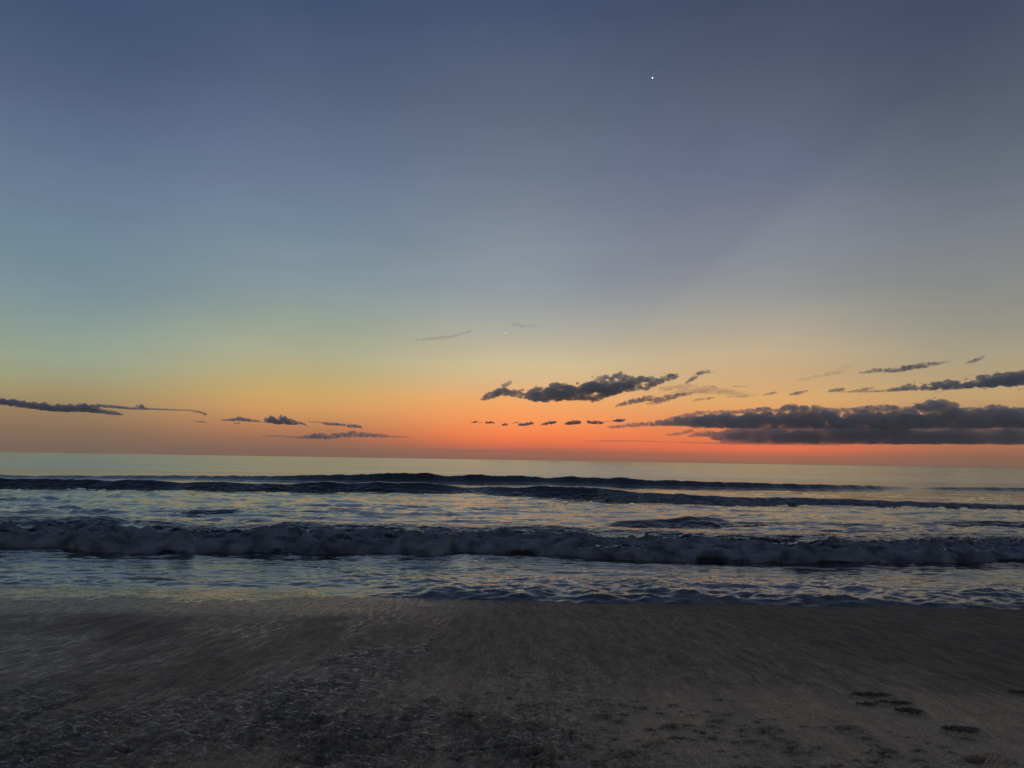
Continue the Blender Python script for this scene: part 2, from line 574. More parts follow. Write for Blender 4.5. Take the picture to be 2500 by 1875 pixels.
sheen = np.clip(np.maximum.reduce([film * (.55 + .5 * comb), .30 * comb * speck * (1 - calm_), churn * (.25 + 1.3 * speck) * (1 + .5 * wob), glaze * (1 - right)]), 0, 1)
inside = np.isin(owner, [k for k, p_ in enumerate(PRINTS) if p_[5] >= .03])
wet_or_shade = np.where(inside, np.maximum(wet_or_shade, 1.0), np.maximum(wet_or_shade, pit))  # shade inside prints and pits painted in with the dark wet-sand colour
V = np.stack([X, Y, H], -1).reshape(-1, 3)
F = grid_faces(nr, nc)
A = {'wet_or_shade': wet_or_shade.ravel(), 'sheen': sheen.ravel()}
fo = owner.ravel()[F].max(1)
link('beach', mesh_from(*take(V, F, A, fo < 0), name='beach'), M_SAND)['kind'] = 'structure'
for k, pr in enumerate(PRINTS):
    if (fo == k).any():
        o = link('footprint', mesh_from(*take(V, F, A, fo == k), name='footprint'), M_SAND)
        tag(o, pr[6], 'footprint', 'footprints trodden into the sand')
# the rest of the beach round and behind the viewer, below the seabed too
bx = np.array([-400, -60, -16.7, 16.7, 60, 400.])
V2, F2 = [], []
ys2 = np.array([-160, -20, 3.26])
bx2 = np.array([-400, -40, -3.3, 3.3, 40, 400.])
g = np.array([[(x, y, min(SLOPE * (SHORE - y), 2.2) - .012) for x in bx2] for y in ys2]).reshape(-1, 3)
me = mesh_from(g, grid_faces(3, 6), {'wet_or_shade': np.full(18, .2), 'sheen': np.zeros(18)}, smooth=False, name='upper_beach')
link('upper_beach', me, M_SAND)['kind'] = 'structure'
for sgn in (-1, 1):
    rows = []
    for y in yy[::40].tolist() + [19.0]:
        e = 0.95 * (y + 0.4) * sgn
        rows.append([(e - .05 * sgn, y, SLOPE * (SHORE - y) - .01), (sgn * 30, y, SLOPE * (SHORE - y) - .01), (sgn * 400, y, SLOPE * (SHORE - y) - .01)])
    g = np.array(rows)
    if sgn < 0:
        g = g[:, ::-1]
    n_ = len(rows)
    me = mesh_from(g.reshape(-1, 3), grid_faces(n_, 3), {'wet_or_shade': np.full(n_ * 3, .6), 'sheen': np.zeros(n_ * 3)}, smooth=False, name='outer_beach')
    link('outer_beach', me, M_SAND)['kind'] = 'structure'

# ------------------------------------------------------------------ sea
nr, nc = 470, 860
t = np.linspace(0, 1, nr)
k_near = 1 / np.linspace(1 / 11.0, 1 / 240.0, 400)
k_far = np.geomspace(244, 90000, 70)
ys = np.concatenate([k_near, k_far])
us = np.linspace(-1.05, 1.05, nc)
Y = np.repeat(ys[:, None], nc, 1)
X = us[None, :] * (Y + 2)


def sea_height(X, Y):
    wb = fbm(X / 7, Y / 3, 5, 3)
    skew = X + .35 * Y
    c1 = fbm(X / 2.4 + .5 * wb, Y / 0.80, 2, 4, .55)
    c2 = fbm(X / 0.62, Y / 0.26, 8, 4, .55)
    c3 = fbm(X / 9.0, Y / 2.6, 12, 3)
    r1 = 1 - np.abs(fbm(X / 3.0 + wb, Y / 1.05, 15, 4, .52)) * 2.4
    r2 = 1 - np.abs(fbm(X / 1.15 + .6 * wb, Y / 0.36 + .3 * c1, 17, 4, .55)) * 2.4
    zone = sstep(18, 24, Y)
    calm = 1 - sstep(64, 84, Y)
    patch = sstep(-.30, .40, fbm(X / 10, Y / 4.2, 19, 3))
    patch2 = sstep(-.35, .35, fbm(X / 4.5, Y / 1.1, 23, 3))
    h = zone * calm * (0.085 * c1 + .08 * c3 + .12 * r1 * patch + .042 * r2 * patch2 + .024 * c2)
    h += (1 - zone) * sstep(12.8, 16, Y) * (.032 * c1 + .038 * r2 * patch2 + .019 * c2)
    sw = sstep(75, 120, Y) * (1 - sstep(1500, 4000, Y))
    h += sw * (0.16 * fbm(X / 70, Y / 13, 26, 3) + .035 * fbm(X / 9, Y / 3.0, 28, 3))
    h = h * (1 + .4 * sstep(-3, -14, X) * sstep(24, 28, Y) * (1 - sstep(46, 60, Y)))
    return h


Z = sea_height(X, Y)
near = Y < 20
lipn = fbm(X / 2.3, X * 0 + 3.1, 44, 4)
ragged = fbm(X / .45, Y / .5, 47, 4)
# on the right the last little surge stands up in a dark lip; on the left it runs out as a film over the sand
rt = sstep(-4.6, -0.2, X + .8 * lipn)
yl = 13.55 + .65 * lipn + .16 * ragged
lip = sstep(0, 1.0, Y - yl) * (1 - .75 * sstep(1.3, 4.5, Y - yl))
Z = Z + 0.03 + rt * (np.clip(.15 + .16 * fbm(X / 1.3, Y / 2.0, 43, 4), .04, .3) + .05 * fbm(X / .42, Y / .22, 45, 4)) * lip * (1 - sstep(16, 19, Y))
ye = 12.9 + .75 * lipn + .12 * ragged
sandz = sand_base(X, Y)
film = sandz - .02 + .034 * sstep(ye - .3, ye + 1.2, Y) + .020 * fbm(X / .7, Y / .20, 48, 4)
Z = np.where(near, Z * rt + (1 - rt) * np.maximum(Z, film), Z)
Z = np.where(near & (rt > .35) & (Y < yl), sandz - .08, Z)
foam = 0.46 * (1 - sstep(19, 24, Y)) * sstep(12.5, 15, Y) + 0.36 * sstep(20, 26, Y) * (1 - sstep(38, 60, Y))
foam = foam * (0.7 + 0.9 * fbm(X / 5, Y / 2.0, 71, 4)) + .55 * np.exp(-((Y - np.where(rt > .4, yl + .55, ye + .35)) / .22) ** 2) * (.55 + .9 * ragged)
far = .12 + .68 * sstep(14.3, 16.2, Y + .8 * lipn) + .20 * sstep(60, 150, Y)
V = np.stack([X, Y, Z], -1).reshape(-1, 3)
link('sea', mesh_from(V, grid_faces(nr, nc), {'foam': np.clip(foam, 0, 1).ravel(), 'far': far.ravel()}, name='sea'), M_WATER)['kind'] = 'structure'


# ------------------------------------------------------------------ waves
def wave(pts, label, front, back, n_x, prof, lump, foam_fn, extra=0.0, seed=0, ends=0.06, group='waves rolling in to the beach', name='wave', cat='wave', crest_at=None, meander=0.25, vary=.32, wings=False):
    """pts: photo places (x, crest row, foot row). prof: list of (across 0 foot .. 1 back, height share)."""
    base = [on_plane(p[0], p[2]) for p in pts]
    ca = front if crest_at is None else crest_at
    tops = []
    for p, b in zip(pts, base):
        d = ray(p[0], p[1])
        tops.append(max(0.05, (CAM + d * ((b.y + ca) / d.y)).z))
    bx = np.array([b.x for b in base])
    by = np.array([b.y for b in base])
    bh = np.array(tops)
    if wings:
        xs = np.concatenate([np.linspace(bx[0], bx[1], 55)[:-1], np.linspace(bx[1], bx[-2], n_x - 108), np.linspace(bx[-2], bx[-1], 55)[1:]])
    else:
        xs = np.linspace(bx[0], bx[-1], n_x)
    yb = np.interp(xs, bx, by)
    hh = np.interp(xs, bx, bh)
    k = max(5, n_x // 45)
    ker = np.hanning(k + 2)[1:-1]
    ker /= ker.sum()
    sm = lambda a: np.convolve(np.pad(a, k, mode='edge'), ker, 'same')[k:-k]
    yb, hh = sm(yb), sm(hh)
    yb = yb + meander * fbm(xs / 2.2, xs * 0 + seed, seed, 4)
    hh = hh * (1 + vary * fbm(xs / 2.6, xs * 0 + seed + 7, seed + 3, 4))
    tx = np.linspace(0, 1, n_x)
    endf = np.minimum(sstep(0, ends, tx), sstep(0, ends, 1 - tx)) if ends > 0 else np.ones(n_x)
    hh = hh * endf - .12 * (1 - endf)
    pa, pz = np.array([p[0] for p in prof]), np.array([p[1] for p in prof])
    n_t = extra
    # even steps along the profile
    L = np.concatenate([[0], np.cumsum(np.hypot(np.diff(pa) * (front + back), np.diff(pz) * max(.3, bh.mean())))])
    tt = np.linspace(0, L[-1], n_t)
    a = np.interp(tt, L, pa)
    z = np.interp(tt, L, pz)
    for _ in range(3):
        a[1:-1] = (a[:-2] + 2 * a[1:-1] + a[2:]) / 4
        z[1:-1] = (z[:-2] + 2 * z[1:-1] + z[2:]) / 4
    Xg = np.repeat(xs[None], n_t, 0)
    Yg = yb[None] + a[:, None] * (front + back)
    Zg = z[:, None] * np.where(z[:, None] > 0, hh[None], 1.0)
    S = np.repeat(tt[:, None], n_x, 1)
    Ag = np.repeat(a[:, None], n_x, 1)
    fm = foam_fn(Ag, Xg, Yg, Zg)
    # swelling, tumbling relief pushed out along the profile's normal
    dz, da = np.gradient(z * bh.mean()), np.gradient(a * (front + back))
    ln = np.hypot(dz, da) + 1e-9
    ny, nz = -dz / ln, da / ln
    wv = fbm(Xg / 1.3, S / .9, seed + 20, 3)
    bil = np.sqrt(fbm(Xg / 1.5 + .6 * wv, S / .9 + .5 * wv, seed + 30, 3) ** 2 + .012) * 1.7
    bil2 = .5 + fbm(Xg / .50 + .6 * wv, S / .34 + .4 * wv, seed + 31, 4, .6)
    bil3 = .5 + fbm(Xg / .11, S / .085, seed + 32, 3)
    lumpy = np.clip(fm * 1.4, 0, 1) * lump * (1 - .8 * sstep(.26, .46, Ag))
    D = lumpy * (0.30 * bil + 0.19 * bil2 + .040 * bil3 - .14) + (0.035 * fbm(Xg / .8, S / .26, seed + 33, 5, .6) + .03 * wv * lump)
    edge = sstep(0, .06, Ag) * sstep(0, .06, 1 - Ag)
    D *= .3 + .7 * edge
    Yg = Yg + D * ny[:, None]
    Zg = Zg + D * nz[:, None]
    Vv = np.stack([Xg, Yg, Zg], -1).reshape(-1, 3)
    me = mesh_from(Vv, grid_faces(n_t, n_x), {'foam': np.clip(fm, 0, 1.1).ravel(), 'far': np.zeros(Vv.shape[0])}, name=name)
    o = link(name, me, M_WATER)
    return tag(o, label, cat, group)


SWELL = [(0, -.15), (.12, .0), (.28, .30), (.42, .70), (.50, .95), (.56, 1.0), (.66, .92), (.82, .45), (1, -.15)]
ROLL_ = [(0, -.15), (.02, .25), (.05, .55), (.12, .85), (.22, .99), (.34, 1.0), (.55, .80), (.8, .35), (1, -.15)]

far_pts = [(-1500, 1137, 1146), (-260, 1158, 1168), (58, 1161, 1170), (384, 1161, 1172), (650, 1162, 1177), (850, 1157, 1180), (991, 1154, 1181), (1099, 1161, 1182), (1187, 1159, 1183),
           (1349, 1166, 1184), (1445, 1164, 1186), (1560, 1170, 1192), (1675, 1174, 1194), (1842, 1179, 1197), (2034, 1184, 1200), (2188, 1187, 1200),
           (2284, 1192, 1198), (2380, 1191, 1200), (2500, 1191, 1202), (2760, 1196, 1207), (4000, 1216, 1227)]
wave(far_pts, "long smooth unbroken dark swell standing highest left of centre, farthest of the waves", 1.4, 4.5, 900, SWELL, .15,
     lambda a, x, y, z: 0.0 * a, extra=60, seed=3, ends=.02, meander=.5, wings=True)

second = [(-1500, 1144, 1174), (-300, 1164, 1196), (0, 1167, 1197), (154, 1170, 1198), (307, 1174, 1199), (461, 1178, 1200), (653, 1181, 1203), (769, 1178, 1204), (850, 1181, 1203), (926, 1175, 1205),
          (1060, 1182, 1206), (1137, 1190, 1205), (1214, 1191, 1211), (1330, 1188, 1217), (1387, 1185, 1221), (1445, 1193, 1225), (1560, 1202, 1229),
          (1675, 1207, 1232), (1804, 1216, 1238), (1996, 1218, 1238), (2226, 1225, 1243), (2500, 1234, 1249), (2790, 1243, 1258), (4000, 1257, 1272)]


def foam_second(a, x, y, z):
    brk = sstep(2.5, 7.0, x + 1.5 * pn2(x / 2, y / 2, 5)) * .95 + .35 * sstep(-6, -14, x)
    return brk * (1 - sstep(.40, .62, a)) * (.75 + .35 * pn2(x / 1.2, z / .3, 6)) + .25 * sstep(.5, .1, a)


wave(second, "dark wave second from the horizon, breaking into white water right of centre", 1.15, 3.6, 1100, SWELL, .9,
     foam_second, extra=90, seed=5, ends=.02, meander=.3, wings=True)

right_pts = [(1440, 1288, 1297), (1483, 1279, 1297), (1599, 1271, 1298), (1680, 1265, 1296), (1708, 1263, 1294), (1784, 1268, 1292), (1823, 1276, 1291), (1900, 1278, 1295), (2034, 1281, 1294),
             (2169, 1284, 1295), (2265, 1284, 1292), (2342, 1277, 1292), (2500, 1275, 1296), (2800, 1279, 1302)]
wave(right_pts, "low dark hump of water on the right behind the foaming breaker", 1.0, 2.4, 600, SWELL, .5,
     lambda a, x, y, z: .32 * sstep(.6, .2, a) * (1 + pn2(x / 1.2, y / .8, 9)), extra=60, seed=15, ends=.06, vary=.25)

left_pts = [(300, 1258, 1262), (330, 1254, 1263), (442, 1246, 1264), (538, 1242, 1262), (580, 1247, 1261), (640, 1252, 1260), (680, 1257, 1259)]
wave(left_pts, "small choppy dark wavelet left of centre between the two lines of breakers", .9, 1.8, 260, SWELL, .5,
     lambda a, x, y, z: .25 * sstep(.6, .2, a) * (1 + pn2(x / 1.2, y / .8, 9)), extra=50, seed=18, ends=.4, vary=.9, meander=.5)
left2 = [(-200, 1216, 1231), (0, 1220, 1230), (110, 1222, 1230), (220, 1224, 1231), (330, 1227, 1231), (420, 1229, 1231)]
wave(left2, "low streak of dark chop at the left edge below the second wave", 1.0, 2.0, 220, SWELL, .5,
     lambda a, x, y, z: .15 + 0 * a, extra=40, seed=28, ends=.2, vary=.7)

main = [(-1700, 1228, 1317), (-420, 1252, 1340), (-200, 1250, 1342), (0, 1255, 1344), (38, 1252, 1344), (115, 1264, 1344), (231, 1268, 1352), (300, 1270, 1356), (423, 1271, 1355), (576, 1272, 1352), (769, 1275, 1359), (860, 1275, 1357), (945, 1276, 1354),
        (1060, 1278, 1366), (1137, 1279, 1353), (1253, 1281, 1359), (1407, 1284, 1367), (1599, 1292, 1373), (1842, 1300, 1377), (2034, 1303, 1383), (2226, 1304, 1380),
        (2500, 1305, 1377), (2700, 1306, 1380), (2950, 1308, 1384), (4100, 1329, 1402)]
MAINP = [(0, -.15), (.006, .10), (.012, .28), (.03, .46), (.06, .58), (.10, .63), (.17, .62), (.26, .66), (.38, .78), (.48, .95), (.54, 1.0), (.62, .93), (.78, .5), (1, -.15)]


def foam_main(a, x, y, z):
    f = .98 * (1 - sstep(.16, .30, a)) + .60 * sstep(.12, .2, a) * (1 - sstep(.45, .56, a))
    hole = sstep(.02, .34, fbm(x / 2.4, a * 9, 78, 4)) * .75
    return f * (.84 + .30 * fbm(x / 1.3, a * 16, 77, 3)) - hole * sstep(.03, .10, a) - .5 * (1 - sstep(.006, .022, a)) * sstep(-.1, .3, fbm(x / 1.6, x * 0, 79, 3))


wave(main, "broad tumbling breaker nearest the beach, a billowing roller of foam across the whole view", 4.2, 4.0, 1350, MAINP, 1.0,
     foam_main, extra=170, seed=41, ends=.01, crest_at=4.4, meander=.22, wings=True)

# ------------------------------------------------------------------ clouds
_bm = bmesh.new()
bmesh.ops.create_icosphere(_bm, subdivisions=2, radius=1.0)
_bm.verts.ensure_lookup_table()
ICO = (np.array([v.co[:] for v in _bm.verts]), np.array([[v.index for v in f.verts] for f in _bm.faces]))
_bm.free()


def cloud(name, strokes, dist, mat, label, group='clouds', cat='cloud', fuzz=1.5, seed=1, stretch=1.9, parent=None, vox=1.0, fill=1.0, tuft=.25, top=.34):
    """strokes: lists of (photo x, photo y, half thickness in photo pixels) followed by puffs of vapour; the puffs have real depth along the view."""
    r_ = random.Random(seed)
    u = dist / FPX
    puffs = []

    def puff(x, y, s, dep, sx):
        c = at_dist(x, y, dist)
        puffs.append((c.x, c.y + dep * u, c.z, s * u * sx, s * u * r_.uniform(1.1, 1.7), s * u))
    for st in strokes:
        st = [tuple(p) for p in st]
        if len(st) == 1:
            st = [(st[0][0] - .8 * st[0][2], st[0][1], st[0][2]), (st[0][0] + .8 * st[0][2], st[0][1], st[0][2])]
        for (x0, y0, r0), (x1, y1, r1) in zip(st, st[1:]):
            L = math.hypot(x1 - x0, y1 - y0)
            n = max(3, int(fill * L / (0.16 * max(1.5, min(r0, r1)))))
            for i in range(n):
                f = (i + r_.random()) / n
                R = r0 + (r1 - r0) * f
                q = r_.uniform(.18, .66)
                ox = r_.uniform(-.4, .4) * R
                oy = R * (1 - q) * (1 if r_.random() < top else r_.uniform(-1, 1))
                puff(x0 + (x1 - x0) * f + ox, y0 + (y1 - y0) * f + oy, q * R, r_.uniform(-1, 1) * R * 1.1, r_.uniform(1.1, stretch))
                if r_.random() < tuft:          # small torn scraps along the rim
                    an = r_.uniform(0, 6.283)
                    puff(x0 + (x1 - x0) * f + ox + math.cos(an) * R * 1.05, y0 + (y1 - y0) * f + math.sin(an) * R * r_.uniform(.9, 1.12), R * r_.uniform(.07, .16) + .35,
                         r_.uniform(-1, 1) * R, r_.uniform(1.2, 2.4))
    Pf = np.array(puffs)
    Vt, Ft = ICO
    Va = (Vt[None] * Pf[:, None, 3:6] + Pf[:, None, :3]).reshape(-1, 3)
    Fa = (Ft[None] + (np.arange(len(Pf)) * len(Vt))[:, None, None]).reshape(-1, 3)
    cen = Va.mean(0)
    me0 = mesh_from(Va - cen, Fa, name='puffs')
    tmp = bpy.data.objects.new('puffs', me0)
    scene.collection.objects.link(tmp)
    md = tmp.modifiers.new('r', 'REMESH')
    md.mode = 'VOXEL'
    md.voxel_size = vox * u
    md.use_smooth_shade = True
    dg = bpy.context.evaluated_depsgraph_get()
    me = bpy.data.meshes.new_from_object(tmp.evaluated_get(dg))
    bpy.data.objects.remove(tmp)
    n = len(me.vertices)
    co = np.empty(n * 3, np.float32)
    me.vertices.foreach_get('co', co)
    co = co.reshape(-1, 3).astype(np.float64) + cen
    no = np.empty(n * 3, np.float32)
    me.vertices.foreach_get('normal', no)
    no = no.reshape(-1, 3)
    p = co / u
    sd = seed * 13.7
    f1 = fbm(p[:, 0] / 7 + sd + p[:, 1] / 9, p[:, 2] / 5 - p[:, 1] / 11, seed, 4, .6)
    f2 = fbm(p[:, 0] / 2.6 + sd, p[:, 2] / 2.2 + p[:, 1] / 4, seed + 9, 2)
    co += no * ((1.6 * f1 + .7 * f2) * fuzz * u)[:, None]
    c0 = co.mean(0)
    me.vertices.foreach_set('co', (co - c0).astype(np.float32).ravel())
    me.update()
    me.name = name
    o = link(name, me, mat, parent)
    o.location = Vector(c0) - (parent.location if parent else Vector())
    if label:
        tag(o, label, cat, group)
    return o


DN, DM, DF = 14000, 26000, 36000
DIAG = (0, math.radians(25), 0)
C_DARK = mat_cloud('dark_cloud', .12, DN / FPX, (.962, .942, .915), streak=DIAG, lo=.34, hi=.56, floor=.42)
C_GREY = mat_cloud('grey_cloud', .105, DN / FPX, (.95, .905, .86), streak=DIAG, lo=.34, hi=.60, floor=.15)
C_WISP = mat_cloud('thin_vapour', .026, DN / FPX, (.94, .90, .86), streak=DIAG, lo=.36, hi=.66, floor=.10)
C_MID = mat_cloud('small_cloud', .32, DM / FPX, (.95, .91, .87), lo=.30, hi=.50, floor=.35)
C_LEFT = mat_cloud('stretched_cloud', .20, DM / FPX, (.955, .94, .92), lo=.28, hi=.50, floor=.45)
C_LOW = mat_cloud('low_cloud', .10, DF / FPX, (.98, .93, .87), lo=.30, hi=.55, floor=.45)
C_BANK = mat_cloud('bank_cloud', .085, DF / FPX, (.968, .952, .928), lo=.30, hi=.52, floor=.7)
C_VEIL = mat_cloud('rain_veil', .06, DF / FPX, (.972, .952, .922), lo=.20, hi=.55, floor=.75)

G_C = 'dark clouds over the afterglow'
# big torn cloud right of centre
big = [
    [(1181, 972, 6), (1201, 963, 9), (1223, 955, 12), (1244, 956, 9), (1266, 958, 7), (1276, 954, 5)],
    [(1226, 946, 6), (1236, 939, 5), (1247, 931, 4.5)],
    [(1283, 966, 8), (1295, 957, 13), (1312, 955, 15), (1329, 960, 15), (1344, 957, 15), (1366, 949, 17), (1387, 951, 20), (1406, 949, 19), (1421, 950, 18), (1440, 945, 19), (1460, 942, 21), (1483, 946, 21),
     (1500, 940, 20), (1520, 937, 17), (1540, 931, 16), (1558, 928, 11), (1576, 924, 8), (1600, 926, 9)],
    [(1248, 962, 6), (1275, 966, 7), (1300, 966, 9)], [(1540, 948, 8), (1575, 942, 8), (1600, 934, 8)],
    [(1295, 970, 8), (1314, 969, 12), (1345, 969, 12), (1370, 966, 12), (1410, 966, 11), (1444, 967, 11)],
    [(1444, 976, 7), (1460, 966, 12), (1486, 954, 12), (1520, 950, 9), (1540, 944, 9)],
    [(1500, 920, 5), (1510, 914, 6), (1519, 909, 6.5)],
    [(1455, 925, 6), (1480, 920, 7), (1500, 921, 8), (1530, 918, 7)],
    [(1575, 951, 4), (1588, 941, 8), (1604, 930, 9), (1622, 923, 9), (1645, 918, 8), (1656, 916, 4)],
]
big = [[(x, y, r * 1.13) for x, y, r in st] for st in big]
cloud('cloud', big, DN, C_DARK, "large torn dark cloud right of centre above the orange glow", G_C, seed=2, vox=.9, fuzz=1.2)
cloud('cloud', [[(1674, 935, 3.5), (1693, 922, 6.5), (1708, 911, 7), (1722, 906, 6), (1734, 907, 3.5)], [(1742, 908, 2), (1748, 904, 1.6)]], DN, C_DARK,
      "small slanting dark tuft just off the right tip of the large torn cloud", G_C, seed=3, vox=.8)
cloud('cloud', [[(1501, 992, 3.5), (1527, 984, 6), (1550, 978, 8), (1581, 971, 9), (1604, 974, 9), (1634, 969, 8), (1665, 963, 6), (1690, 960, 4)], [(1580, 986, 3.5), (1610, 981, 5), (1635, 974, 5)],
                [(1690, 978, 3), (1705, 975, 4), (1727, 973, 3.5), (1745, 970, 2)]], DN + 900, C_GREY,
      "brownish grey ragged underside cloud hanging below the right half of the large torn cloud", G_C, seed=4, stretch=2.0)
cloud('cloud', [[(1640, 962, 5), (1680, 952, 9), (1720, 950, 12), (1770, 955, 10), (1810, 962, 6), (1850, 966, 3)], [(1610, 950, 6), (1650, 945, 8), (1700, 940, 6)]], DN + 2200, C_WISP,
      "thin brown veil trailing right of the large torn cloud", G_C, seed=5, stretch=2.4)
cloud('cloud', [[(1777, 968, 1.8), (1800, 968, 2.5), (1827, 968, 2.2)], [(1784, 943, 1.5), (1808, 943, 2), (1826, 944, 1.3)]], DN + 1500, C_GREY,
      "two thin grey dashes of cloud between the torn cloud and the right bank", G_C, seed=6, stretch=2.4)
cloud('cloud', [[(1861, 964, 2.2), (1880, 961, 4), (1897, 957, 2.4)]], DN + 700, C_GREY, "small flat dark cloudlet, left one of a pair above the dark bank", G_C, seed=7, stretch=2.0)
cloud('cloud', [[(1927, 963, 2.5), (1950, 959, 5), (1973, 954, 2.6)]], DN + 700, C_DARK, "small lens shaped dark cloudlet, right one of a pair above the dark bank", G_C, seed=8, stretch=1.9)
cloud('cloud', [[(2022, 955, 3), (2046, 951, 5.5), (2064, 948, 2.4)], [(2078, 955, 3), (2109, 950, 4), (2137, 945, 1.6)], [(2040, 956, 2), (2104, 956, 2.6), (2156, 954, 3.5)],
                [(2156, 954, 3.5), (2195, 949, 7), (2227, 943, 10), (2261, 946, 9), (2287, 941, 12), (2326, 938, 14), (2366, 934, 15), (2387, 929, 16), (2418, 929, 18), (2457, 924, 21), (2492, 923, 22), (2530, 921, 22), (2600, 918, 20)]],
      DN, C_DARK, "long dark wedge of cloud entering from the right edge above the bank", G_C, seed=9, stretch=1.8)
cloud('cloud', [[(2096, 910, 2.6), (2114, 908, 4), (2140, 903, 6), (2156, 904, 6), (2172, 904, 6.5), (2193, 901, 8.5), (2216, 898, 8), (2237, 893, 9), (2261, 891, 8), (2277, 888, 6.5), (2295, 886, 4), (2319, 882, 2)]], DN + 400, C_GREY,
      "ragged grey cloud drifting above the long wedge at the right", G_C, seed=10, fuzz=1.2)
cloud('cloud', [[(2358, 886, 2), (2376, 881, 5), (2392, 874, 5), (2404, 870, 2)]], DN + 300, C_GREY, "single small grey tuft highest at the right", G_C, seed=11)
cloud('cloud', [[(1942, 926, 3), (1965, 926, 4), (1985, 920, 5), (1998, 917, 3.5)], [(2000, 918, 3), (2030, 911, 6), (2060, 906, 5)], [(2046, 900, 2.5), (2062, 895, 3.5), (2080, 890, 2.6)]], DN + 1200, C_WISP,
      "faint broken wisp of cloud left of the ragged grey cloud", G_C, seed=12)
cloud('cloud', [[(2276, 962, 2), (2292, 957, 3.5), (2306, 953, 2)]], DN + 1400, C_WISP, "pale scrap of vapour just under the middle of the long wedge at the right", G_C, seed=13)
cloud('cloud', [[(2478, 954, 2), (2494, 949, 4), (2510, 946, 3)]], DN + 1400, C_WISP, "pale scrap of vapour under the long wedge at the very right edge", G_C, seed=17)
cloud('cloud', [[(1010, 830, 2.5), (1060, 826, 5), (1100, 822, 5), (1150, 808, 4)], [(1044, 820, 1.6), (1050, 820, 1.6)]], DN + 3000, C_WISP, "barely visible smear of cloud left of the lower star", G_C, seed=14, stretch=2.4)
cloud('cloud', [[(1245, 794, 3), (1255, 792, 4.5), (1280, 796, 4), (1320, 795, 3)]], DN + 3000, C_WISP, "barely visible smear of cloud just above the lower star", G_C, seed=15, stretch=2.4)
cloud('cloud', [[(903, 764, 3.4), (909, 766, 3.4)]], DN + 3000, C_WISP, "tiny pale speck of cloud high left of centre", G_C, seed=16)

# string of small clouds under the big one
row = [
    ([[(1148, 1031, .9), (1161, 1030, 3), (1167, 1029, 2)]], "tiny dark cloudlet at the left end of the string low in the orange sky"),
    ([[(1169, 1031, 1.2), (1178, 1031, 1.4)], [(1186, 1032, 2.6), (1193, 1030, 4.6), (1200, 1031, 3), (1208, 1033, 1.2)]], "small oval cloudlet second from the left end of the string"),
    ([[(1225, 1037, 2), (1233, 1036, 3.6), (1240, 1036, 2.4)]], "small round cloudlet third along the string, lowest of all"),
    ([[(1250, 1033, 1.4), (1264, 1031, 1.6)], [(1266, 1037, 3), (1281, 1036, 4.6), (1295, 1032, 5), (1303, 1034, 2.4)]], "slanting dark cloudlet fourth along the string with a thin tail"),
    ([[(1320, 1037, 1.6), (1334, 1034, 3.8), (1347, 1031, 5), (1356, 1030, 4)]], "slanting dark cloudlet fifth along the string"),
    ([[(1378, 1035, 2), (1390, 1033, 4.8), (1404, 1031, 6), (1418, 1031, 4)]], "plump dark cloudlet sixth along the string, largest of them"),
    ([[(1434, 1030, 4), (1450, 1031, 5), (1466, 1032, 4.2), (1474, 1031, 2)], [(1472, 1029, 1.2), (1494, 1028, 1.2)]], "flat oblong cloudlet seventh along the string"),
    ([[(1496, 1027, 2.4), (1512, 1026, 4.8), (1526, 1026, 3.6)]], "small dark cloudlet at the right end of the string above the bank's tip"),
]
for k, (st, lab) in enumerate(row):
    cloud('cloud', st, DM, C_MID, lab, 'string of small clouds low in the orange sky', seed=30 + k, vox=.55, fuzz=.6)

# left side
cloud('cloud', [[(-120, 962, 9), (0, 979, 9.5), (70, 988, 10.5), (141, 995, 11), (200, 996, 10.5), (235, 1002, 7), (270, 1007, 6), (300, 1012, 3)],
                [(200, 989, 6), (270, 992, 4.5), (310, 996, 4), (345, 997, 4), (367, 998, 3), (411, 1000, 2.4), (458, 1001, 2.2), (490, 1006, 3), (503, 1011, 3.4)],
                [(336, 991, 5), (350, 991, 5)]], DM, C_LEFT, "long smooth grey streak of cloud entering from the left edge", G_C, seed=50, stretch=2.2, fuzz=.5, vox=.8)
cloud('cloud', [[(472, 1028, 1.3), (488, 1029, 2), (503, 1031, 1.6)]], DM, C_LEFT, "tiny dash of cloud under the right end of the left edge's streak", G_C, seed=51, stretch=2, fuzz=.5, vox=.6)
cloud('cloud', [[(541, 1025, 2.4), (568, 1025, 3.6), (583, 1022, 6), (603, 1025, 4.6), (637, 1029, 2.2)], [(574, 1033, 2), (586, 1034, 2)],
                [(646, 1026, 6), (668, 1024, 10), (680, 1029, 8), (690, 1025, 11), (705, 1029, 9), (717, 1031, 7), (734, 1032, 3.6), (748, 1038, 3)], [(684, 1019, 4), (687, 1012, 3)],
                [(751, 1030, 1.4), (781, 1031, 1.8), (795, 1034, 4), (817, 1035, 4.6), (839, 1036, 4), (861, 1040, 5), (883, 1042, 4)]], DM, C_LEFT,
      "lumpy row of dark cloud with a hooked top, left of centre", G_C, seed=52, vox=.7, fuzz=.8)
cloud('cloud', [[(637, 1065, 1.6), (671, 1064, 2.6), (700, 1066, 2.4), (732, 1068, 3.4), (773, 1063, 9), (800, 1065, 8), (830, 1062, 8), (864, 1059, 9.5), (891, 1061, 7.5), (927, 1063, 5.5), (964, 1066, 3), (1008, 1068, 1.2)],
                [(798, 1051, 1.6), (818, 1051, 1.6)]], DF, C_LOW, "dull brown flat cloud low over the sea left of centre", G_C, seed=53, stretch=2.0, vox=.8, fuzz=.7)

